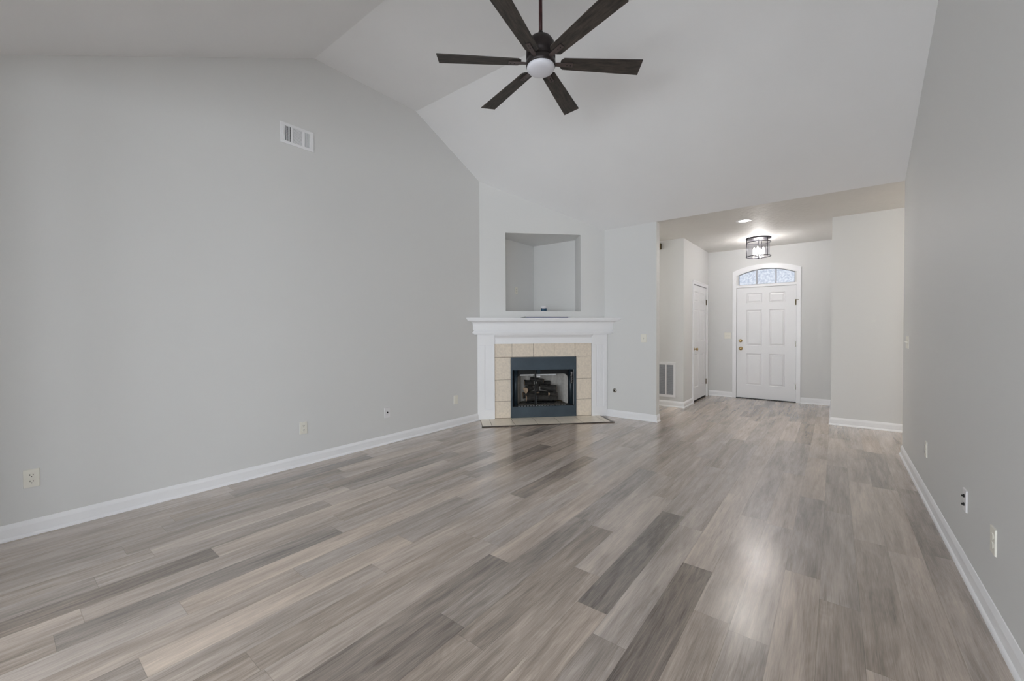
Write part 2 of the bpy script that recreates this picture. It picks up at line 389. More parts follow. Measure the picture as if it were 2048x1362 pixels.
# unseen near wall, its windows added to shape the daylight
mb = MB(); WIN = [(-3.2, -1.7), (-1.4, 0.40), (1.0, 3.8)]
wallgrid(mb, [XL, -3.2, -1.7, -1.4, 0.40, 1.0, 3.8, XK], [0, .25, 2.35, ZNEAR - .002], [(a, b, .25, 2.35, None) for a, b in WIN], TH)
st(mb.build('wall_near', WALL, None, (0, YN - TH, 0)), 'white wall behind the viewer with windows added for daylight', 'wall')
mb = MB(); mb.box(XR + TH, XK, YR, YR + TH, 0, ZF); st(mb.build('wall_rear_side', WALL), 'white wall returning to the right behind the viewer', 'wall')
mb = MB(); mb.box(XL, -3.02, YR, YR + TH, 0, ZF); st(mb.build('wall_shade_stub', WALL), 'unseen white stub wall added behind the viewer to shade the left wall', 'wall')  # stub added out of view to keep window light off the near left wall
mb = MB(); mb.box(XK, XK + TH, YN - TH, YR + TH, 0, ZF); st(mb.build('wall_rear_right', WALL), 'white side wall of the space behind the viewer', 'wall')
mb = MB(); mb.box(XR + TH, XK + TH, YN - TH, YR + TH, ZF, ZF + .1); st(mb.build('ceiling', CEIL), 'flat white ceiling behind the viewer on the right', 'ceiling')
# back wall right of the fireplace, and its hidden run behind the diagonal wall
mb = MB(); mb.box(-5.1, XE, 0, TH, 0, ZF)
st(mb.build('wall_back', WALL, None, (0, YS, 0)), 'white wall to the right of the fireplace with the light switch', 'wall')
# passage on the left, return-air wall, closet wall, front wall, entry wall, right passage wall
mb = MB(); mb.box(-5.0, XC - .0, 0, TH, 0, ZF); st(mb.build('wall_hall', WALL, None, (0, YC, 0)), 'white wall with the return air grille beside the closet', 'wall')
mb = MB(); mb.box(-5.1, -5.0, YS + TH, YC + TH, 0, ZF); st(mb.build('wall_hall_end', WALL), 'white end wall of the left passage', 'wall')
CD0, CD1, CDZ = 7.560, 8.468, 2.066       # closet door opening
mb = MB(); wallgrid(mb, [YC + TH, CD0, CD1, YF], [0, CDZ, ZF], [(CD0, CD1, 0, CDZ, .07)], TH)
st(mb.build('wall_closet', WALL, None, (XC, 0, 0), R_LEFT), 'white foyer side wall with the closet door', 'wall')
FD0, FD1, FDZ = -1.4465, -0.5195, 2.050   # front door opening
GL0, GL1, GZ0, GZ1 = -1.4145, -0.5445, 2.092, 2.372
mb = MB()
us = [XC - TH, FD0, GL0, GL1, FD1, XD + TH]
wallgrid(mb, us, [0, FDZ, GZ0, GZ1, ZF], [(FD0, FD1, 0, FDZ, .08), (GL0, GL1, GZ0, GZ1, None)], TH)
st(mb.build('wall_front', WALL, None, (0, YF, 0)), 'white foyer wall around the front door', 'wall')
mb = MB(); mb.box(XD, XD + TH, YD + TH, YF, 0, ZF); st(mb.build('wall_entry', WALL), 'white wall turning from the passage into the foyer', 'wall')
mb = MB(); mb.box(XD, 3.5, 0, TH, 0, ZF); st(mb.build('wall_passage', WALL, None, (0, YD, 0)), 'white wall of the right passage in warm light', 'wall')
mb = MB(); mb.box(3.5, 3.6, YS - .3, YD + TH, 0, ZF); st(mb.build('wall_passage_end', WALL), 'white end wall of the right passage', 'wall')
mb = MB(); mb.box(XR + TH, 3.5, YS - TH, YS, 0, ZF); st(mb.build('wall_passage_near', WALL), 'white near wall of the right passage', 'wall')
# ceilings
mb = MB(); T2 = .1
pr = [(YN - TH, ZF), (YP, ZF), (YA, ZT), (YB, ZT), (YS, ZF), (YS, ZF + T2), (YB, ZT + T2), (YA, ZT + T2), (YP, ZF + T2), (YN - TH, ZF + T2)]
mb.prism(pr, lambda y, z: (XL - TH, y, z), lambda y, z: (XR + TH, y, z))
st(mb.build('ceiling', CEIL), 'vaulted white ceiling with a flat strip along the ridge', 'ceiling')
mb = MB(); mb.box(-5.1, 3.6, YS, YF + TH, ZF, ZF + T2)
st(mb.build('ceiling', CEIL2), 'flat textured ceiling over the foyer and passages', 'ceiling')
# diagonal wall: built in its own frame, x along the wall from its left corner, y into the corner
NX0, NX1, NZ0, NZ1 = 0.372, 1.489, 1.553, 2.678     # niche opening
BX0, BX1, BZ1 = 0.452, 1.388, 0.712                 # firebox opening
def ld(s, y): return s
mb = MB(); ss = [0, NX0, BX0, BX1, NX1, W]; dz = [0, BZ1, NZ0, NZ1]
dth = .10
def endx(s, y): return (0 - MIT_L * y) if s == 0 else (W - MIT_R * y) if s == W else s
for a, b in zip(ss, ss[1:]):
    for z0, z1 in zip(dz, dz[1:] + [None]):
        sc, zc = (a + b) / 2, (z0 + (z1 or z0 + .1)) / 2
        if NX0 < sc < NX1 and NZ0 < zc < NZ1: continue
        if BX0 < sc < BX1 and zc < BZ1: continue
        za = z1 if z1 else ZC + (a / W) * (ZF - ZC); zb = z1 if z1 else ZC + (b / W) * (ZF - ZC)
        a1, b1 = endx(a, dth), endx(b, dth)
        mb.hexa([(a, 0, z0), (b, 0, z0), (b1, dth, z0), (a1, dth, z0)], [(a, 0, za), (b, 0, zb), (b1, dth, zb), (a1, dth, za)])
# niche: sill, head and the two side reveals back to the house walls
def tri(y):  # extent of the corner triangle at depth y
    return (-MIT_L * y, W - MIT_R * y)
dep = W / (-MIT_L + MIT_R)
for z0, z1 in ((NZ0 - .06, NZ0), (NZ1, NZ1 + .06)):
    p = [(-MIT_L * dth, dth), (W - MIT_R * dth, dth), (tri(dep)[0], dep)]
    mb.prism(p, lambda x, y: (x, y, z0), lambda x, y: (x, y, z1))
rb = ((-3.1975 - LC.x) * TV.x + (YS - LC.y) * TV.y, -((-3.1975 - LC.x) * TV.y - (YS - LC.y) * TV.x))
mb.prism([(NX1, dth), (NX1 + .09, dth), (rb[0] + .06, rb[1] - .062), (rb[0], rb[1])], lambda x, y: (x, y, NZ0), lambda x, y: (x, y, NZ1))
lb = NX0 / -MIT_L
mb.prism([(NX0 - .09, dth), (NX0, dth), (NX0, lb)], lambda x, y: (x, y, NZ0), lambda x, y: (x, y, NZ1))
st(mb.build('wall_fireplace', WALL, None, LC, DROT), 'white diagonal corner wall with a square niche above the mantel', 'wall')

# ------------------------------------------------------------------ baseboards
BPROF = [(0, 0), (.023, 0), (.022, .008), (.018, .015), (.012, .020), (.012, .072), (.009, .082), (.006, .090), (.003, .097), (0, .099)]
def base(name, u0, u1, loc, rot, label, m0=0, m1=0):
    """m0/m1: +1 outside mitre, -1 inside mitre, 0 square"""
    b = MB()
    b.prism([(d, z) for d, z in BPROF], lambda d, z: (u0 - m0 * d, -d, z), lambda d, z: (u1 + m1 * d, -d, z))
    return st(b.build(name, TRIM, None, loc, rot), label, 'baseboard')
base('baseboard_left', YN, 4.3526 - .03, (XL, 0, 0), R_LEFT, 'white baseboard along the left wall', 0, 0)
base('baseboard_right', -YS, -YR, (XR, 0, 0), R_RIGHT, 'white baseboard along the right wall', 1, 0)
base('baseboard_back', RC.x + .03, XE, (0, YS, 0), R_BACK, 'white baseboard to the right of the fireplace', 0, 1)
b = base('baseboard_back_end', YS, YS + TH, (XE, 0, 0), R_LEFT, 'white baseboard wrapping the end of the back wall', 1, 0)
base('baseboard_right_end', -XR - TH, -XR, (0, YS, 0), PI, 'white baseboard wrapping the end of the right wall', 0, 1)
base('baseboard_hall', -5.0, XC, (0, YC, 0), R_BACK, 'white baseboard under the return air grille', 0, 1)
base('baseboard_closet', YC, CD0 - .062, (XC, 0, 0), R_LEFT, 'white baseboard beside the closet door', 1, 0)
base('baseboard_front_left', XC, FD0 - .064, (0, YF, 0), R_BACK, 'white baseboard to the left of the front door', -1, 0)
base('baseboard_front_right', FD1 + .064, XD, (0, YF, 0), R_BACK, 'white baseboard to the right of the front door', 0, -1)
base('baseboard_entry', -YF, -YD, (XD, 0, 0), R_RIGHT, 'white baseboard of the entry wall', -1, 1)
base('baseboard_passage', XD, 3.5, (0, YD, 0), R_BACK, 'white baseboard along the right passage', 1, 0)

# ------------------------------------------------------------------ doors
def six_panel(mb, x0, x1, z0, z1, rows, cols, y=0.0, th=.035):
    """door face at y, sunk panels with raised fields"""
    us = [x0]; 
    for a, b in cols: us += [a, b]
    us.append(x1); zz = [z0]
    for a, b in rows: zz += [a, b]
    zz.append(z1); holes = [(a, b, c, d, .010) for a, b in cols for c, d in rows]
    sub = MB(); wallgrid(sub, us, zz, holes, th)
    mb.add([(p[0], p[1] + y, p[2]) for p in sub.v], sub.f)
    for a, b in cols:
        for c, d in rows:
            i, j = .010, .030   # sloped moulding then raised field
            def q(k, yy): return [(a + k, yy, c + k), (b - k, yy, c + k), (b - k, yy, d - k), (a + k, yy, d - k)]
            A, B, C2 = q(0, y + .001), q(.012, y + .0099), q(.012, y + .0099)
            E2, Fq = q(.016, y + .0098), q(.040, y + .002)
            mb.add(A + B, [(0, 1, 5, 4), (1, 2, 6, 5), (2, 3, 7, 6), (3, 0, 4, 7)])
            mb.add(E2 + Fq, [(0, 1, 5, 4), (1, 2, 6, 5), (2, 3, 7, 6), (3, 0, 4, 7), (4, 5, 6, 7)])
def hinge(par, x, z, y, m_, h=.1, name='hinge'):
    b = MB(); b.lathe([(.0065, -h / 2), (.0065, h / 2)], (x, y - .006, z), seg=14); b.box(x - .016, x + .014, y - .003, y + .0, z - h / 2, z + h / 2)
    return b.build(name, m_, par)
# front door
d1 = thing('door_1', (0, YF, 0), R_BACK, 'white six-panel front door with brass knob and deadbolt under an arched transom', 'door', None, 'structure')
mb = MB(); six_panel(mb, FD0 + .004, FD1 - .004, .012, FDZ - .006, [(.25, .83), (.975, 1.63), (1.755, 1.935)], [(-1.285, -1.035), (-.925, -.685)], .012)
slab = mb.build('door_slab', DOORP, d1)
mb = MB()
cw, ct = .062, .016
mb.box(FD0 - cw, FD0 + .001, -ct, .0, 0, 2.277); mb.box(FD1 - .001, FD1 + cw, -ct, .0, 0, 2.277)      # casing legs
mb.box(FD0 - cw + .001, FD0 - cw + .018, -ct - .006, -.001, 0, 2.335); mb.box(FD1 + cw - .018, FD1 + cw - .001, -ct - .006, -.001, 0, 2.335)
mb.box(FD0, FD1, -.004, .0115, FDZ - .003, GZ0)                                                         # transom bar
# arched head: band between the glass arch and the outer arch
gc = (GL0 + GL1) / 2; hc = (GL1 - GL0) / 2; sag = .095; Rg = (hc * hc + sag * sag) / (2 * sag); zc = 2.3715 - Rg
ho = (FD1 - FD0) / 2 + cw; so = .108; Ro = (ho * ho + so * so) / (2 * so); zo = 2.455 - Ro
n = 28
for i in range(n):
    def pt(t):
        xo = gc + ho * (2 * t - 1) + 0.0; xi = max(GL0, min(GL1, xo))
        zi = zc + math.sqrt(Rg * Rg - (xi - gc) ** 2); zu = zo + math.sqrt(Ro * Ro - (xo - gc) ** 2)
        return xo, xi, zi, zu
    a, b = pt(i / n), pt((i + 1) / n)
    za, zb_ = a[2], b[2]
    lo = lambda p: p[2] if GL0 < p[0] < GL1 else 2.277
    mb.hexa([(a[0], -ct, lo(a)), (b[0], -ct, lo(b)), (b[0], 0, lo(b)), (a[0], 0, lo(a))], [(a[0], -ct, a[3]), (b[0], -ct, b[3]), (b[0], 0, b[3]), (a[0], 0, a[3])])
    k = .020
    mb.hexa([(a[0], -ct - .007, a[3] - k), (b[0], -ct - .007, b[3] - k), (b[0], 0, b[3] - k), (a[0], 0, a[3] - k)], [(a[0], -ct - .007, a[3]), (b[0], -ct - .007, b[3]), (b[0], 0, b[3]), (a[0], 0, a[3])])
fr = mb.build('door_casing', TRIM, d1)
mb = MB(); mb.box(FD0, FD1, -.02, .075, .0, .011); mb.build('threshold', BLACK2, d1)
for z in (1.745, 1.022, .275): hinge(d1, FD1 - .004, z, .012, OLDB if z > 1.7 else NICK)
mb = MB(); mb.box(FD1 - .004, FD1 + .032, -.026, -.020, 1.782, 1.790); mb.build('hinge_stop', OLDB, d1)
mb = MB(); mb.lathe([(.031, 0), (.031, -.006), (.026, -.012), (.014, -.018), (.012, -.022)], (-1.376, .012, 1.064), 'y', 24); mb.box(-1.381, -1.371, -.03, -.008, 1.05, 1.078); mb.build('deadbolt', BRASS, d1)
mb = MB(); mb.lathe([(.033, 0), (.033, -.005), (.024, -.010), (.012, -.014), (.012, -.034), (.024, -.042), (.029, -.052), (.027, -.062), (.014, -.070)], (-1.371, .012, .920), 'y', 28); mb.build('door_knob', BRASS, d1)
# transom window
w1 = thing('window_1', (0, YF, 0), R_BACK, 'arched transom of three panes above the white front door', 'window', None, 'structure')
mb = MB()
N2 = 24
for i in range(N2):   # sash follows the arch
    xa, xb = GL0 + (GL1 - GL0) * i / N2, GL0 + (GL1 - GL0) * (i + 1) / N2
    f_ = lambda x: zc + math.sqrt(Rg * Rg - (x - gc) ** 2)
    mb.hexa([(xa, .015, f_(xa) - .012), (xb, .015, f_(xb) - .012), (xb, .045, f_(xb) - .012), (xa, .045, f_(xa) - .012)], [(xa, .015, GZ1 + .004), (xb, .015, GZ1 + .004), (xb, .045, GZ1 + .004), (xa, .045, GZ1 + .004)])
mb.box(GL0, GL0 + .010, .015, .045, GZ0, 2.29); mb.box(GL1 - .010, GL1, .015, .045, GZ0, 2.29); mb.box(GL0, GL1, .015, .045, GZ0, GZ0 + .008)
for x in (-1.122, -.826): mb.box(x - .010, x + .010, .012, .045, GZ0, f_(x))
mb.build('window_frame', GREYSL, w1)
edges = [GL0 + .010, -1.132, -1.112, -.836, -.816, GL1 - .010]
for a, b in ((0, 1), (2, 3), (4, 5)):
    x0, x1 = edges[a], edges[b]; top = [(x1 + (x0 - x1) * i / 8, f_(x1 + (x0 - x1) * i / 8) - .011) for i in range(9)]
    g = MB(); g.prism([(x0, GZ0 + .007), (x1, GZ0 + .007)] + top, lambda x, z: (x, .028, z), lambda x, z: (x, .032, z)); g.build('pane', TGLASS, w1)
# closet door (frame: x runs towards the front wall)
d2 = thing('door_2', (XC, 0, 0), R_LEFT, 'narrow white six-panel closet door with brass knob in the foyer side wall', 'door', None, 'structure')
mb = MB(); six_panel(mb, CD0 + .004, CD1 - .003, .030, CDZ - .008, [(.255, .845), (1.06, 1.635), (1.765, 1.945)], [(7.660, 7.935), (8.055, 8.355)], .006)
mb.build('door_slab', DOORP, d2)
mb = MB(); zt = CDZ + .060
for a, b in ((CD0 - .060, CD0), (CD1, CD1 + .060)): mb.box(a, b, -.014, 0, 0, zt)
mb.box(CD0, CD1, -.0139, 0, CDZ, zt); mb.box(CD0 - .059, CD0 - .046, -.02, -.001, 0, zt - .001); mb.box(CD0 - .046, CD1 + .046, -.02, -.001, zt - .014, zt - .001); mb.box(CD1 + .046, CD1 + .059, -.02, -.001, 0, zt - .001)
mb.build('door_casing', TRIM, d2)
for z, q in ((1.79, OLDB), (1.05, WPLAS), (.29, OLDB)): hinge(d2, CD1 + .002, z, .004, q)
mb = MB(); mb.lathe([(.032, 0), (.032, -.005), (.022, -.010), (.011, -.014), (.011, -.036), (.022, -.044), (.027, -.054), (.025, -.062), (.012, -.070)], (7.625, .006, .935), 'y', 28); mb.build('door_knob', BRASS, d2)
mb = MB(); mb.box(CD0 + .001, CD1 - .001, .010, .069, .0008, .0285); mb.build('door_gap_shade', SHADE, d2)  # dark box standing in for the shade in the gap below the door
# unseen windows behind the viewer, added for daylight; leftmost brightens the right wall
for i, (a, b) in enumerate(WIN):
    w = thing('window_%d' % (i + 2), (0, YN - TH, 0), 0, ('narrow white-framed window added behind the viewer to brighten the right wall', 'middle white-framed window added for daylight in the wall behind the viewer', 'wide white-framed window added for daylight behind the viewer, to the right')[i], 'window', None, 'structure')
    mb = MB()
    mb.box(a, a + .06, .03, .09, .25, 2.35); mb.box(b - .06, b, .03, .09, .25, 2.35); mb.box(a, b, .03, .09, .25, .31); mb.box(a, b, .03, .09, 2.29, 2.35)
    c = (a + b) / 2; mb.box(c - .03, c + .03, .03, .09, .31, 2.29); mb.build('window_frame', TRIM, w)
    for x0, x1 in ((a + .06, c - .03), (c + .03, b - .06)):
        g = MB(); g.box(x0, x1, .058, .062, .31, 2.29); g.build('pane', GLASS, w)

# ------------------------------------------------------------------ fireplace (frame: x along the diagonal wall from its left corner, y into the wall)
fp = thing('fireplace', LC, DROT, 'corner fireplace with white moulded mantel, beige tile surround and black firebox', 'fireplace')
def mitred(mb, prof, gap=.003, y0=0):
    """profile points (n, z) with n out of the wall, run from wall to wall with mitred ends"""
    mb.prism(prof, lambda n, z: (MIT_L * n + gap, -n, z), lambda n, z: (W + MIT_R * n - gap, -n, z))
def rect(n1, z0, z1, n0=.001): return [(n0, z0), (n1, z0), (n1, z1), (n0, z1)]
mb = MB(); mitred(mb, rect(.196, 1.434, 1.453)); mitred(mb, rect(.184, 1.418, 1.434)); mb.build('mantel_shelf', MANT, fp, bevel=.003)
mb = MB(); cr = [(.001, 1.418), (.172, 1.418), (.170, 1.408), (.150, 1.404)]
for i in range(7):
    a = i / 6 * PI / 2; cr.append((.146 - .040 * math.sin(a), 1.360 + .042 * math.cos(a)))
cr += [(.001, 1.360)]
mitred(mb, cr); mb.build('crown_molding', MANT, fp)
mb = MB(); mitred(mb, rect(.104, 1.284, 1.360)); mb.build('fascia_board', MANT, fp)
mb = MB(); mitred(mb, rect(.092, 1.268, 1.284)); mitred(mb, rect(.100, 1.256, 1.268)); mitred(mb, rect(.112, 1.235, 1.256)); mitred(mb, rect(.090, 1.219, 1.235)); mb.build('architrave', MANT, fp, bevel=.002)
# frieze board with cove between the pilasters
mb = MB(); x0, x1 = .204, 1.647
mb.box(x0, x1, -.026, -.001, 1.083, 1.219)
cv = [(.026, 1.219), (.075, 1.219), (.070, 1.205), (.052, 1.190), (.036, 1.176), (.030, 1.164), (.026, 1.164)]
mb.prism(cv, lambda n, z: (x0, -n, z), lambda n, z: (x1, -n, z)); mb.box(x0, x1, -.032, -.026, 1.083, 1.098)
mb.build('frieze_board', MANT, fp)
for x0, x1, pa, pb in ((.000, .204, .060, .188), (1.647, W - .0, 1.712, 1.830)):
    mb = MB(); n_ = .038
    lo = (lambda n: MIT_L * n + .004) if x0 < .1 else (lambda n: x0)
    hi = (lambda n: x1) if x0 < .1 else (lambda n: W + MIT_R * n - .004 - .012)
    zt = 1.219
    def slab_(n0, n1, z0, z1, a=None, b=None):
        A = lambda n: a if a is not None else lo(n)
        B = lambda n: b if b is not None else hi(n)
        mb.hexa([(A(n1), -n1, z0), (B(n1), -n1, z0), (B(n0), -n0, z0), (A(n0), -n0, z0)], [(A(n1), -n1, z1), (B(n1), -n1, z1), (B(n0), -n0, z1), (A(n0), -n0, z1)])
    pz0, pz1 = .145, 1.067
    slab_(.001, .030, 0.0005, zt)                                    # backing
    slab_(.030, .044, 0.0005, pz0); slab_(.030, .044, pz1, zt)       # plain blocks below and above the panel
    slab_(.030, .044, pz0, pz1, None, pa); slab_(.030, .044, pz0, pz1, pb, None)
    p = mb.build('pilaster', MANT, fp, bevel=.0015)
    b2 = MB(); i = .012
    b2.box(pa, pa + .008, -.036, -.030, pz0, pz1); b2.box(pb - .008, pb, -.036, -.030, pz0, pz1); b2.box(pa + .008, pb - .008, -.036, -.030, pz0, pz0 + .008); b2.box(pa + .008, pb - .008, -.036, -.030, pz1 - .008, pz1)
    b2.box(pa + .018, pb - .018, -.035, -.030, pz0 + .018, pz1 - .018)
    if x0 > 1:
        for k in range(3): b2.box(pa + .030 + k * .020, pa + .038 + k * .020, -.039, -.035, pz0 + .025, pz1 - .025)
    b2.build('panel_molding', MANT, p)
# tile surround
mb = MB(); tx = [.205, .459, .771, 1.084, 1.398, 1.646]; g = .004; tf, tb = -.014, -.006
mb.k = 0
for a, b in zip(tx, tx[1:]): mb.box(a + g / 2, b - g / 2, tf, tb, .888 + g, 1.083)
for a, b in ((.205, .440), (1.412, 1.646)):
    zz = [.012, .256, .564, .888]
    for c, d in zip(zz, zz[1:]): mb.box(a + g / 2, b - g / 2, tf, tb, c + g / 2, d - g / 2)
mb.build('surround_tile', TILE, fp, bevel=.0015)
mb = MB(); mb.box(.2045, 1.6465, -.0105, -.001, .888, 1.083)
for a, b in ((.2045, .445), (1.405, 1.6465)): mb.box(a, b, -.0105, -.001, 0.005, .888)
mb.build('surround_grout', GROUT, fp)
# black metal frame of the firebox
mb = MB(); FX0, FX1 = .440, 1.412
mb.box(FX0, FX1, -.030, .0, .706, .884); mb.box(FX0, FX1, -.030, .0, .012, .168)
mb.box(FX0, .464, -.030, .0, .168, .706); mb.box(1.382, FX1, -.030, .0, .168, .706)
mb.box(.452, .460, -.034, -.030, .02, .88); mb.box(1.394, 1.402, -.034, -.030, .02, .88); mb.box(.46, 1.394, -.034, -.030, .702, .710)
mfr = mb.build('firebox_frame', BLACK, fp, bevel=.002)
# firebox lining: side columns, arched hood, refractory walls, floor
for r, x in ((.030, .520), (.036, 1.350)):
    mb = MB(); mb.lathe([(r, .168), (r, .700)], (x, .05, 0), seg=20); mb.build('firebox_column', COLM, fp)
mb = MB()
ax0, ax1, arz, arc = .545, 1.318, .628, .075
mb.box(.464, 1.382, .085, .10, arz, .706); mb.box(.464, ax0, .085, .10, .168, arz); mb.box(ax1, 1.382, .085, .10, .168, arz)
for sgn, xx in ((1, ax0), (-1, ax1)):
    for i in range(8):
        a0, a1 = i / 8 * PI / 2, (i + 1) / 8 * PI / 2
        p = [(xx + sgn * arc * (1 - math.cos(a0)), arz - arc + arc * math.sin(a0)), (xx + sgn * arc * (1 - math.cos(a1)), arz - arc + arc * math.sin(a1))]
        q = [(p[0][0], arz), (p[1][0], arz)]
        mb.prism([p[0], p[1], q[1], q[0]] if sgn > 0 else [p[1], p[0], q[0], q[1]], lambda x, z: (x, .085, z), lambda x, z: (x, .10, z))
mb.build('hood', BLACK2, fp)
mb = MB(); bd = .40; sx0, sx1 = .655, 1.205
mb.prism([(.53, .101), (sx0, bd), (sx0 - .02, bd + .02), (.51, .101)], lambda x, y: (x, y, .168), lambda x, y: (x, y, .69))
mb.prism([(1.333, .101), (1.353, .101), (sx1 + .02, bd + .02), (sx1, bd)], lambda x, y: (x, y, .168), lambda x, y: (x, y, .69))
mb.box(sx0 - .02, sx1 + .02, bd, bd + .02, .168, .69)
mb.build('refractory_lining', REFR, fp)
mb = MB(); mb.box(.464, 1.382, .0, .435, .150, .169); mb.build('firebox_floor', BLACK2, fp)
mb = MB(); mb.box(.45, 1.40, .101, .435, .690, .706); mb.build('smoke_chamber', BLACK2, fp)
mb = MB(); mb.box(.592, 1.125, .062, .075, .611, .626); mb.build('damper_bar', ALUM, fp)
mb = MB(); mb.box(.836, .888, .058, .070, .580, .606); mb.build('damper_plate', ALUM, fp, bevel=.003)
mb = MB(); mb.box(.832, .890, .066, .080, .630, .690); mb.build('damper_bracket', COLM, fp, bevel=.003)
mb = MB(); mb.box(.842, .884, .30, .395, .45, .60); mb.build('flue_cover', REFR, fp)
mb = MB(); mb.box(.794, .816, .012, .024, .168, .690); mb.k = 1; mb.box(.818, .822, .014, .022, .168, .32); mb.build('screen_rod', [BLACK2, MIDV], fp)
mb = MB(); mb.box(.48, 1.37, .010, .018, .168, .180); mb.k = 1
for i in range(17): mb.box(.55 + i * .043, .55 + i * .043 + .026, .006, .010, .169, .176)  # bright dashes painted in as highlights along the lower track
mb.build('screen_track', [BLACK2, STEEL], fp)
# scribbled rating label on the right column
mb = MB(); mb.k = 0; rr = random.Random(3); yy = .012
mb.box(1.333, 1.375, .0125, .0135, .485, .668)
mb.k = 1
for i in range(13):
    z = .492 + i * .0135; w_ = rr.uniform(.006, .020)
    mb.box(1.338 + rr.uniform(0, .006), 1.338 + .008 + w_, .0112, .0125, z, z + rr.uniform(.004, .009))
lp = mb.build('rating_label', [BLACK2, STEEL], fp); lp['label'] = 'label with worn silver print'
# hearth
mb = MB(); jx = [-.004, .124, .437, .750, 1.063, 1.376, 1.689, 1.766]; hn = .472; mb.k = 0
def hx(x, n): return max(x, MIT_L * n + .02) if x < .01 else x
for a, b in zip(jx, jx[1:]):
    mb.hexa([(a + .003, -hn, .002), (b - .003, -hn, .002), (b - .003, -.046, .002), (a + .003, -.046, .002)], [(a + .003, -hn, .010), (b - .003, -hn, .010), (b - .003, -.046, .010), (a + .003, -.046, .010)])
# strip of tile returning under the surround
mb.box(.206, 1.645, -.046, -.016, .002, .010)
ht = mb.build('hearth_tile', HTILE, fp, bevel=.001)
mb = MB(); mb.box(jx[0], jx[-1], -hn + .001, -.046, .0006, .0075); mb.build('hearth_grout', GROUT, fp)
mb = MB(); mb.box(jx[0] - .010, jx[-1] + .05, -hn - .016, -hn, .0006, .011); mb.build('hearth_edge_strip', DKTRIM, fp)
mb = MB(); mb.hexa([(jx[-1], -hn, .0006), (jx[-1] + .050, -hn, .0006), (jx[-1] + .050, -.10, .0006), (jx[-1], -.06, .0006)], [(jx[-1], -hn, .009), (jx[-1] + .042, -hn, .009), (jx[-1] + .042, -.10, .009), (jx[-1], -.06, .009)])
mb.build('hearth_side_strip', WOODT, fp)

# gas log set inside the firebox (frame of the diagonal wall)
def dw(x, y, z): return LC + TV * x + Vector((-TV.y, TV.x, 0)) * y + Vector((0, 0, z))
gr = thing('log_grate', dw(.92, .22, .169), DROT, 'black iron grate standing in the gravel under the gas logs', 'grate')
mb = MB()
for i in range(6): mb.tube([(-.20 + i * .08, -.09, .032), (-.20 + i * .08, .12, .032)], .007)
mb.tube([(-.22, -.09, .036), (.22, -.09, .036)], .007); mb.tube([(-.22, .12, .036), (.22, .12, .036)], .007)
mb.build('bars', BLACK2, gr)
for x in (-.19, .19):
    for y in (-.07, .10):
        b = MB(); b.box(x - .008, x + .008, y - .008, y + .008, .0, .032); b.build('leg', BLACK2, gr)
mb = MB(); mb.box(-.21, .21, -.075, .105, .010, .024); mb.build('burner_tray', BLACK2, gr)
rn = random.Random(21)
def log(p0, p1, r0, r1, label, seg=14, n=9):
    """knobbly log between two points of the firebox frame"""
    A, B = Vector(p0), Vector(p1); c = (A + B) / 2; t = (B - A).normalized(); a = t.cross(Vector((0, 0, 1)) if abs(t.z) < .9 else Vector((1, 0, 0))).normalized(); b_ = a.cross(t)
    vs = []
    ph = rn.uniform(0, 6)
    for i in range(n + 1):
        k = i / n; P = A + (B - A) * k - c; r = r0 + (r1 - r0) * k
        P += b_ * .006 * math.sin(k * 5 + ph) + a * .005 * math.cos(k * 4 + ph)
        for j in range(seg):
            w = 2 * PI * j / seg; q = r * (1 + .13 * math.sin(3 * w + ph + k * 3) + rn.uniform(-.07, .07))
            vs.append(P + a * math.cos(w) * q + b_ * math.sin(w) * q)
    mbk = MB(); mbk.smooth = True; mbk.add(vs, [(i * seg + j, i * seg + (j + 1) % seg, (i + 1) * seg + (j + 1) % seg, (i + 1) * seg + j) for i in range(n) for j in range(seg)])
    root = thing('gas_log', dw(*c), DROT, label, 'log', 'gas logs in the fireplace')
    mbk.build('bark', LOGM, root)
    for e, s in ((0, -1), (n, 1)):
        m2 = MB(); loop = [vs[e * seg + j] for j in range(seg)]; cc = sum((Vector(x) for x in loop), Vector()) / seg
        m2.add([Vector(x) + t * s * .001 for x in loop] + [cc + t * s * .006], [(j, (j + 1) % seg, seg) for j in range(seg)])
        m2.build('cut_end', LOGE, root)
log((.69, .115, .266), (1.16, .130, .270), .048, .044, 'longest charred log lying across the front of the grate')
log((.67, .310, .290), (1.14, .305, .286), .050, .046, 'charred log lying across the rear of the grate behind the others')
log((.685, .175, .378), (.80, .262, .405), .047, .044, 'thick stubby log on the left with a pale cut end')
log((1.160, .172, .390), (.93, .240, .415), .050, .044, 'charred log slanting down to the right with a tan cut end')
log((.862, .122, .345), (.872, .182, .470), .022, .024, 'thin pale-tipped branch leaning upright in the middle of the logs')
log((.70, .342, .462), (1.10, .347, .452), .042, .038, 'blackened topmost log at the back of the pile')
log((1.02, .066, .328), (1.15, .100, .322), .025, .028, 'short split log with a tan face lying on the right of the front log')
log((.78, .292, .530), (.98, .240, .505), .028, .030, 'crooked black log resting crosswise on top of the pile')
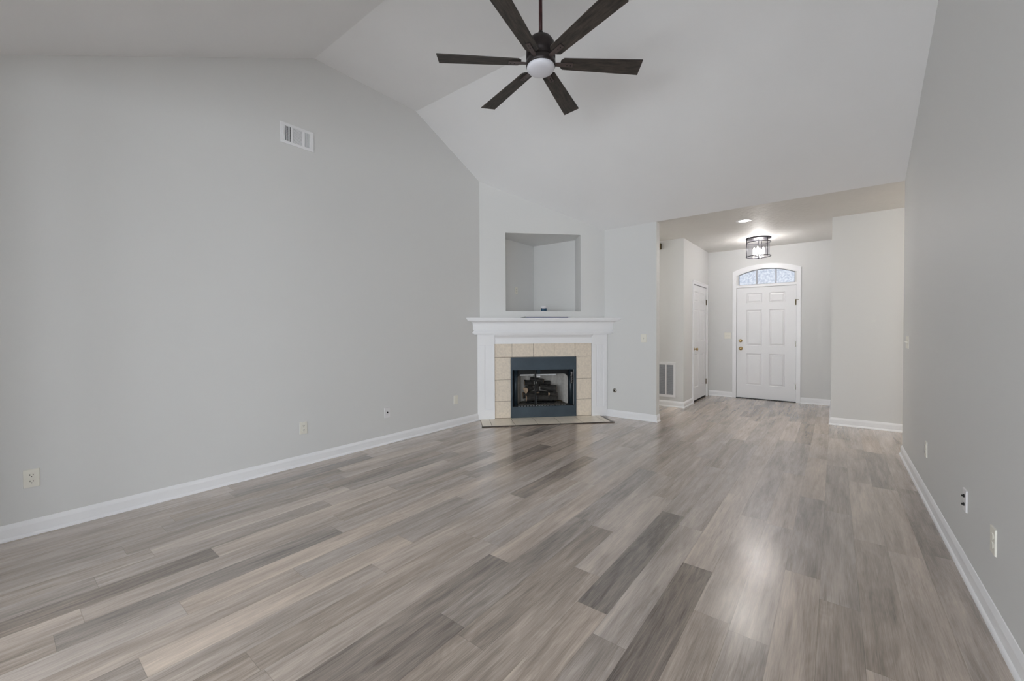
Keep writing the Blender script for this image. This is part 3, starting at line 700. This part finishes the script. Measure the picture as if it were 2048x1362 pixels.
# gravel
mb = MB(); mb.smooth = True; nx, ny = 60, 24; rg = random.Random(4)
gv = []
for j in range(ny + 1):
    y = .055 + (.395 - .055) * j / ny; a = .50 if y < .1 else .54 + (y - .101) * .41; b = 1.365 if y < .1 else 1.325 - (y - .101) * .41
    for i in range(nx + 1):
        gv.append((a + (b - a) * i / nx, y, .172 + (0 if i in (0, nx) or j in (0, ny) else rg.uniform(.0, .014))))
mb.add([Vector(p) for p in gv], [(j * (nx + 1) + i, j * (nx + 1) + i + 1, (j + 1) * (nx + 1) + i + 1, (j + 1) * (nx + 1) + i) for j in range(ny) for i in range(nx)])
o = mb.build('ember_gravel', GRAV, None, LC, DROT); tag(o, 'dark lava gravel covering the firebox floor under the logs', 'gravel', None, 'stuff')
mb = MB(); mb.tube([(1.165, .26, .203), (1.20, .24, .202), (1.235, .20, .203), (1.245, .17, .196), (1.25, .16, .180)], .008); o = mb.build('gas_pipe', [OLDB], None, LC, DROT)
tag(o, 'short copper gas pipe curving out of the gravel right of the logs', 'pipe')

# things on the mantel and in the niche
bar = thing('long_tool', dw(.915, -.165, 1.4532), DROT, 'long thin navy blue bar with a black pointed tip lying on the white mantel shelf', 'tool')
mb = MB(); mb.box(-.285, .335, -.014, .014, .0, .013); mb.build('shaft', NAVY, bar, bevel=.002)
mb = MB(); mb.prism([(-.285, -.012), (-.285, .012), (-.352, .001), (-.352, -.001)], lambda x, y: (x, y, .0), lambda x, y: (x, y, .017 if x > -.3 else .004)); mb.build('pointed_tip', BLACK2, bar)
mb = MB(); mb.box(.335, .362, -.013, .013, .0, .018); mb.build('end_cap', STEEL, bar, bevel=.003)
cn = thing('plastic_tub', dw(.955, .10, NZ0 + .0002), DROT, 'small white plastic tub with a dark blue printed band standing in the niche', 'tub')
mb = MB(); mb.lathe([(.040, 0), (.043, .075)], seg=36); mb.build('body', WPLAS, cn)
mb = MB(); mb.lathe([(.0412, .006), (.0425, .040)], seg=36, caps=False)
for i in range(12):
    a = 2 * PI * i / 12; mb.obox((.0425 * math.cos(a), .0425 * math.sin(a), .040 + (i % 3) * .003), (-math.sin(a), math.cos(a), 0), (math.cos(a), math.sin(a), 0), (0, 0, 1), .007, .0006, .004 + (i % 3) * .002)
mb.build('printed_band', TEAL, cn)
mb = MB(); mb.lathe([(.0455, .072), (.0455, .082), (.043, .085)], seg=36); mb.build('lid', WPLAS, cn)

# ------------------------------------------------------------------ wall plates
def plate(mb, w, h, t=.006): 
    mb.prism([(-w / 2, -h / 2), (w / 2, -h / 2), (w / 2, h / 2), (-w / 2, h / 2)], lambda x, z: (x, 0, z), lambda x, z: (x * .955, -t, z * .972))
def outlet(loc, rot, label, group='wall outlets', m_=IVORY, slots=True):
    o = thing('wall_outlet', loc, rot, label, 'outlet', group)
    b = MB(); plate(b, .070, .114); b.build('cover_plate', m_, o)
    for dz in (.0195, -.0195):
        b = MB(); pts = []
        for i in range(24):
            a = 2 * PI * i / 24; pts.append((.0165 * math.cos(a), max(-.0135, min(.0135, .0165 * math.sin(a)))))
        b.prism(pts, lambda x, z: (x, -.005, z + dz), lambda x, z: (x, -.0085, z + dz))
        if slots:
            b.k = 1; b.box(-.0080, -.0055, -.0092, -.0084, dz - .001, dz + .0085); b.box(.0055, .0080, -.0092, -.0084, dz - .001, dz + .0075)
            b.lathe([(.0028, -.0084), (.0028, -.0092)], (0, 0, dz - .0075), 'y', 12)
        b.build('receptacle', [m_, DARK], o)
    return o
def coax(loc, rot, label, pins, m_=WPLAS):
    o = thing('coax_plate', loc, rot, label, 'cable plate')
    b = MB(); plate(b, .072, .114); b.build('cover_plate', m_, o)
    for dz in pins:
        b = MB(); b.lathe([(.0085, -.005), (.0085, -.010), (.0050, -.011), (.0050, -.016 if len(pins) > 1 else -.014), (.002, -.017 if len(pins) > 1 else -.0145)], (0, 0, dz), 'y', 16); b.build('coax_connector', DARK if len(pins) > 1 else BLACK2, o)
    return o
def switch(loc, rot, label, gangs=1, m_=IVORY, w=None, up=None):
    o = thing('light_switch', loc, rot, label, 'light switch')
    w = w or .070 + .046 * (gangs - 1)
    b = MB(); plate(b, w, .116); b.build('cover_plate', m_, o)
    for i in range(gangs):
        x = (i - (gangs - 1) / 2) * .046; b = MB(); b.box(x - .005, x + .005, -.0068, -.005, -.012, .012); b.k = 1
        s = 1 if (up is None or up[i]) else -1
        b.k = 0; b.hexa([(x - .004, -.006, -.005), (x + .004, -.006, -.005), (x + .004, -.006, .005), (x - .004, -.006, .005)][::1], [(x - .003, -.019, .004 * s), (x + .003, -.019, .004 * s), (x + .003, -.018, .010 * s), (x - .003, -.018, .010 * s)])
        b.k = 1; b.box(x - .0052, x + .0052, -.0062, -.0058, -.0125, .0125); b.build('toggle', [m_, MIDV], o)
    return o
outlet((XL, .1655, .358), R_LEFT, 'cream duplex outlet on the left wall nearest the viewer')
outlet((XL, 1.857, .354), R_LEFT, 'cream duplex outlet on the left wall, second from the viewer')
coax((XL, 2.792, .351), R_LEFT, 'white cable plate with one black connector low on the left wall', (.004,))
outlet((XL, 3.864, .353), R_LEFT, 'cream duplex outlet on the left wall just before the fireplace', slots=False)
outlet((XR, 4.31, .378), R_RIGHT, 'cream duplex outlet on the right wall farthest from the viewer')
coax((XR, 3.144, .380), R_RIGHT, 'white cable plate with two dark connectors sticking out of the right wall', (.022, -.022))
outlet((XR, 2.655, .366), R_RIGHT, 'cream duplex outlet on the right wall nearest the viewer', slots=False)
outlet((XL, 5.205, 1.907), R_LEFT, 'small cream outlet inside the niche above the mantel')
switch((-2.107, YS, 1.158), R_BACK, 'single light switch on the wall right of the fireplace', 1, IVORY, .082)
switch((-1.588, YF, 1.158), R_BACK, 'double light switch beside the front door', 2, IVORY, .122, (False, True))
switch((XR, 5.375, 1.148), R_RIGHT, 'light switch at the far end of the right wall', 3, IVORY, .162)
# gas valve key plate
vk = thing('gas_valve', (-2.539, YS, .386), R_BACK, 'small round chrome gas key valve low on the wall right of the fireplace', 'valve')
mb = MB(); mb.lathe([(.030, 0), (.030, -.003), (.022, -.010), (.013, -.012)], (0, 0, 0), 'y', 28); mb.build('escutcheon', NICK, vk)
mb = MB(); mb.lathe([(.010, -.011), (.010, -.016), (.004, -.016)], (0, 0, 0), 'y', 16); mb.build('key_socket', DARK, vk)

# supply vent high on the left wall
sv = thing('supply_vent', (XL, 1.835, 3.100), R_LEFT, 'white air supply vent high on the left wall', 'vent')
mb = MB(); vw, vh = .152, .094
def ringframe(mb, w, h, wi0, wi1, hi, y0, y1):
    mb.box(-w, w, y0, y1, hi, h); mb.box(-w, w, y0, y1, -h, -hi); mb.box(-w, wi0, y0, y1, -hi, hi); mb.box(wi1, w, y0, y1, -hi, hi)
ringframe(mb, vw, vh, -.112, .120, .068, -.008, 0)
mb.box(-.061, -.043, -.008, 0, -.068, .068); mb.box(.044, .062, -.008, 0, -.068, .068)
mb.build('frame', GRILLE, sv, bevel=.002)
mb = MB(); mb.box(-.112, -.061, -.0008, -.0003, -.068, .068); mb.k = 1; mb.box(-.043, .120, -.0008, -.0003, -.068, .068); mb.build('duct_shade', [SHADE, MIDV], sv)  # flat dark and grey sheets painted as shade behind the louvres
for k in range(4):
    b = MB(); x = -.1025 + k * .0105; b.box(x - .0015, x + .0015, -.007, -.001, -.068, .068); b.build('louvre', GRILLE, sv)
b = MB()
for k in range(9): b.box(-.112, -.061, -.003, -.001, -.060 + k * .015, -.0588 + k * .015)
b.build('rear_fins', GREYSL, sv)
for k in range(12):
    b = MB(); z = -.062 + k * .0113; b.prism([(-.001, z - .003), (-.001, z - .001), (-.007, z + .0045), (-.007, z + .0025)], lambda y, q: (-.043, y, q), lambda y, q: (.044, y, q)); b.build('louvre', GRILLE, sv)
for k in range(6):
    b = MB(); x = .064 + k * .0105; b.prism([(x - .001, -.001), (x + .001, -.001), (x + .005, -.007), (x + .003, -.007)], lambda x_, y: (x_, y, -.068), lambda x_, y: (x_, y, .068)); b.build('louvre', GRILLE, sv)
b = MB(); b.box(-.131, -.127, -.018, -.008, -.030, .030); b.build('damper_lever', GRILLE, sv)

# return air grille
rg_ = thing('return_air_grille', (-2.206, YC, .446), R_BACK, 'tall white return air grille low on the wall beside the closet', 'grille')
mb = MB(); gw, gh = .153, .288
mb.box(-gw, gw, -.012, 0, .247, gh); mb.box(-gw, gw, -.012, 0, -gh, -.247); mb.box(-gw, -.117, -.012, 0, -.247, .247); mb.box(.120, gw, -.012, 0, -.247, .247); mb.box(-.010, .010, -.012, 0, -.247, .247)
mb.build('frame', GRILLE, rg_, bevel=.002)
mb = MB(); mb.box(-.117, .120, -.0008, -.0003, -.247, .247); mb.build('duct_shade', MIDV, rg_)  # flat grey sheet in place of the shaded duct
for x0, x1 in ((-.117, -.010), (.010, .120)):
    for k in range(32):
        b = MB(); z = -.240 + k * .0154; b.prism([(-.001, z + .006), (-.001, z + .0072), (-.010, z - .0040), (-.010, z - .0052)], lambda y, q: (x0, y, q), lambda y, q: (x1, y, q)); b.build('louvre', GREYSL, rg_)
# door chime
ch = thing('door_chime', (-2.345, YC, 2.664), R_BACK, 'beige door chime box high on the wall above the return air grille', 'door chime')
mb = MB(); mb.box(-.075, .052, -.045, 0, -.050, .050); mb.build('cover', CHIME, ch, bevel=.004)
mb = MB(); mb.box(.052, .061, -.042, 0, -.048, .048); mb.build('side_strip', OLDB, ch)

# ------------------------------------------------------------------ ceiling fan
FX, FY, FZ, PH = -1.764, 2.622, 3.300, 0.741
fan = thing('ceiling_fan', (FX, FY, ZT), 0, 'dark six-bladed ceiling fan with a round white light on a downrod', 'ceiling fan')
ZZ = FZ - ZT
mb = MB(); mb.lathe([(.075, 0), (.075, -.012), (.055, -.050), (.022, -.075)], seg=40); mb.build('canopy', BRONZE, fan)
mb = MB(); mb.lathe([(.0135, -.07), (.0135, ZZ + .205)], seg=20); mb.build('downrod', ROD, fan)
mb = MB(); mb.lathe([(.016, ZZ + .235), (.019, ZZ + .225), (.028, ZZ + .205), (.040, ZZ + .195), (.060, ZZ + .188), (.083, ZZ + .172), (.100, ZZ + .148), (.109, ZZ + .118), (.110, ZZ + .085), (.110, ZZ + .030)], seg=56); mb.build('motor_housing', BRONZE, fan)
mb = MB(); mb.lathe([(.100, ZZ + .030), (.100, ZZ + .012)], seg=56, caps=False); mb.lathe([(.110, ZZ + .012), (.111, ZZ - .010), (.110, ZZ - .028), (.104, ZZ - .031)], seg=56); mb.build('light_ring', BRONZE, fan)
mb = MB(); mb.lathe([(.104, ZZ - .031), (.1055, ZZ - .038), (.103, ZZ - .048), (.094, ZZ - .058), (.070, ZZ - .066), (.035, ZZ - .070), (.001, ZZ - .071)], seg=56, caps=False); mb.build('light_lens', LENS, fan)
tw = math.radians(-10.3)
for k in range(6):
    a = PH + k * PI / 3; u = Vector((math.cos(a), math.sin(a), 0)); v = Vector((-math.sin(a), math.cos(a), 0)); n_ = Vector((0, 0, 1))
    v2 = v * math.cos(tw) + n_ * math.sin(tw); n2 = n_ * math.cos(tw) - v * math.sin(tw)
    def P(r, s, h): return Vector((r, s, h))
    out = [(.150, -.030), (.172, -.052), (.768, -.0715), (.776, .0715), (.172, .052), (.150, .030)]
    mb = MB(); mb.prism(out, lambda r, s: (r, s, -.004), lambda r, s: (r, s, .004))
    ob = mb.build('blade', BLADE, fan, bevel=.0015)
    mx = Matrix((u, v2, n2)).transposed().to_4x4(); mx.translation = (0, 0, ZZ); ob.matrix_local = mx
    mb = MB(); mb.prism([(.096, -.012), (.15, -.017), (.245, -.017), (.245, .017), (.15, .017), (.096, .012)], lambda r, s: (r, s, -.012), lambda r, s: (r, s, -.0045))
    mb.k = 1; mb.prism([(.15, -.0195), (.249, -.0195), (.249, .0195), (.15, .0195)], lambda r, s: (r, s, -.0052), lambda r, s: (r, s, -.0041))
    for r in (.20, .228): mb.lathe([(.004, -.0145), (.004, -.011)], (r, 0, 0), seg=10)
    bi = mb.build('blade_iron', [IRON, DARK], fan); bi.matrix_local = mx

# ------------------------------------------------------------------ foyer lights
fl = thing('foyer_light', (-.981, 7.754, ZF), 0, 'drum-shaped glass ceiling light with dark metal rings in the foyer', 'ceiling light')
mb = MB(); mb.lathe([(.180, 0), (.180, -.010), (.168, -.022), (.05, -.028)], seg=56); mb.build('canopy', FIX, fl)
mb = MB(); mb.ring(.170, .0065, -.075); mb.build('upper_ring', FIX, fl)
mb = MB(); mb.ring(.172, .0065, -.300); mb.build('lower_ring', FIX, fl)
for q in (-165, -45, 75):
    a = math.radians(q) + .126; x, y = .172 * math.cos(a), .172 * math.sin(a)
    mb = MB(); mb.tube([(x, y, -.015), (x, y, -.315)], .006); mb.build('post', FIX, fl)
mb = MB(); mb.lathe([(.158, -.070), (.158, -.300)], seg=56, caps=False); mb.build('glass_drum', SEED, fl)
mb = MB(); mb.tube([(0, 0, -.02), (0, 0, -.315)], .006); mb.lathe([(.012, -.315), (.016, -.322), (.010, -.332), (.003, -.338)], seg=16)
for q in (30, 150, 270):
    a = math.radians(q); mb.tube([(0, 0, -.290), (.075 * math.cos(a), .075 * math.sin(a), -.285)], .005)
mb.build('stem', FIX, fl)
for q in (30, 150, 270):
    a = math.radians(q); x, y = .075 * math.cos(a), .075 * math.sin(a)
    s = MB(); s.lathe([(.014, -.288), (.012, -.235)], (x, y, 0), seg=16); so = s.build('socket', WPLAS, fl)
    s = MB(); s.lathe([(.009, -.235), (.016, -.215), (.017, -.195), (.011, -.165), (.002, -.145)], (x, y, 0), seg=18); s.build('bulb', BULB, so)
point('foyer_bulbs', (-.981, 7.754, ZF - .18), 17.5, (1.0, 0.98, 0.95), .06)
rl = thing('recessed_light', (-.981, 6.398, ZF), 0, 'round lit recessed downlight in the ceiling before the foyer', 'ceiling light')
mb = MB(); mb.lathe([(.064, -.003), (.068, -.006), (.085, -.007), (.098, -.003), (.099, -.0005)], seg=48, caps=False); mb.build('trim_ring', TRIM, rl)
mb = MB(); mb.lathe([(.066, -.0015), (.064, -.0045), (.002, -.0050)], seg=48); mb.build('lens', CANL, rl)
l = D.lights.new('downlight', 'AREA'); l.shape = 'DISK'; l.size = .12; l.energy = 5.5; l.color = (1, .98, .95)
o = D.objects.new('downlight', l); COL.objects.link(o); o.location = (-.981, 6.398, ZF - .012)

# ------------------------------------------------------------------ outside the transom: a bare tree against the sky
tr = thing('tree', (-4.6, 15.2, -.2), 0, 'pale bare tree seen through the transom above the front door', 'tree')
mb = MB(); rt = random.Random(9)
mb.tube([(0, 0, 0), (.1, 0, 2.2), (.05, .1, 3.6), (.2, 0, 5.0)], .14, 10, .05)
for i in range(46):
    z = rt.uniform(2.2, 5.0); a = rt.uniform(0, 2 * PI); L_ = rt.uniform(.8, 2.6)
    p = Vector((.1, 0, z)); d = Vector((math.cos(a), math.sin(a), rt.uniform(.1, .9))).normalized()
    q = p + d * L_ * .5 + Vector((0, 0, rt.uniform(0, .2))); e = p + d * L_ + Vector((rt.uniform(-.3, .3), rt.uniform(-.3, .3), rt.uniform(-.1, .4)))
    mb.tube([p, q, e], .035, 6, .006)
    for k in range(3):
        f2 = p + (e - p) * rt.uniform(.35, .95); d2 = Vector((rt.uniform(-1, 1), rt.uniform(-1, 1), rt.uniform(-.2, 1))).normalized()
        mb.tube([f2, f2 + d2 * .4, f2 + d2 * .7 + Vector((0, 0, .1))], .012, 5, .003)
mb.build('branches', BARK, tr)
mb = MB(); mb.box(-14, 8, YF + .6, 30, -.3, -.2); st(mb.build('ground', PORCH), 'pale ground outside the front door', 'ground')
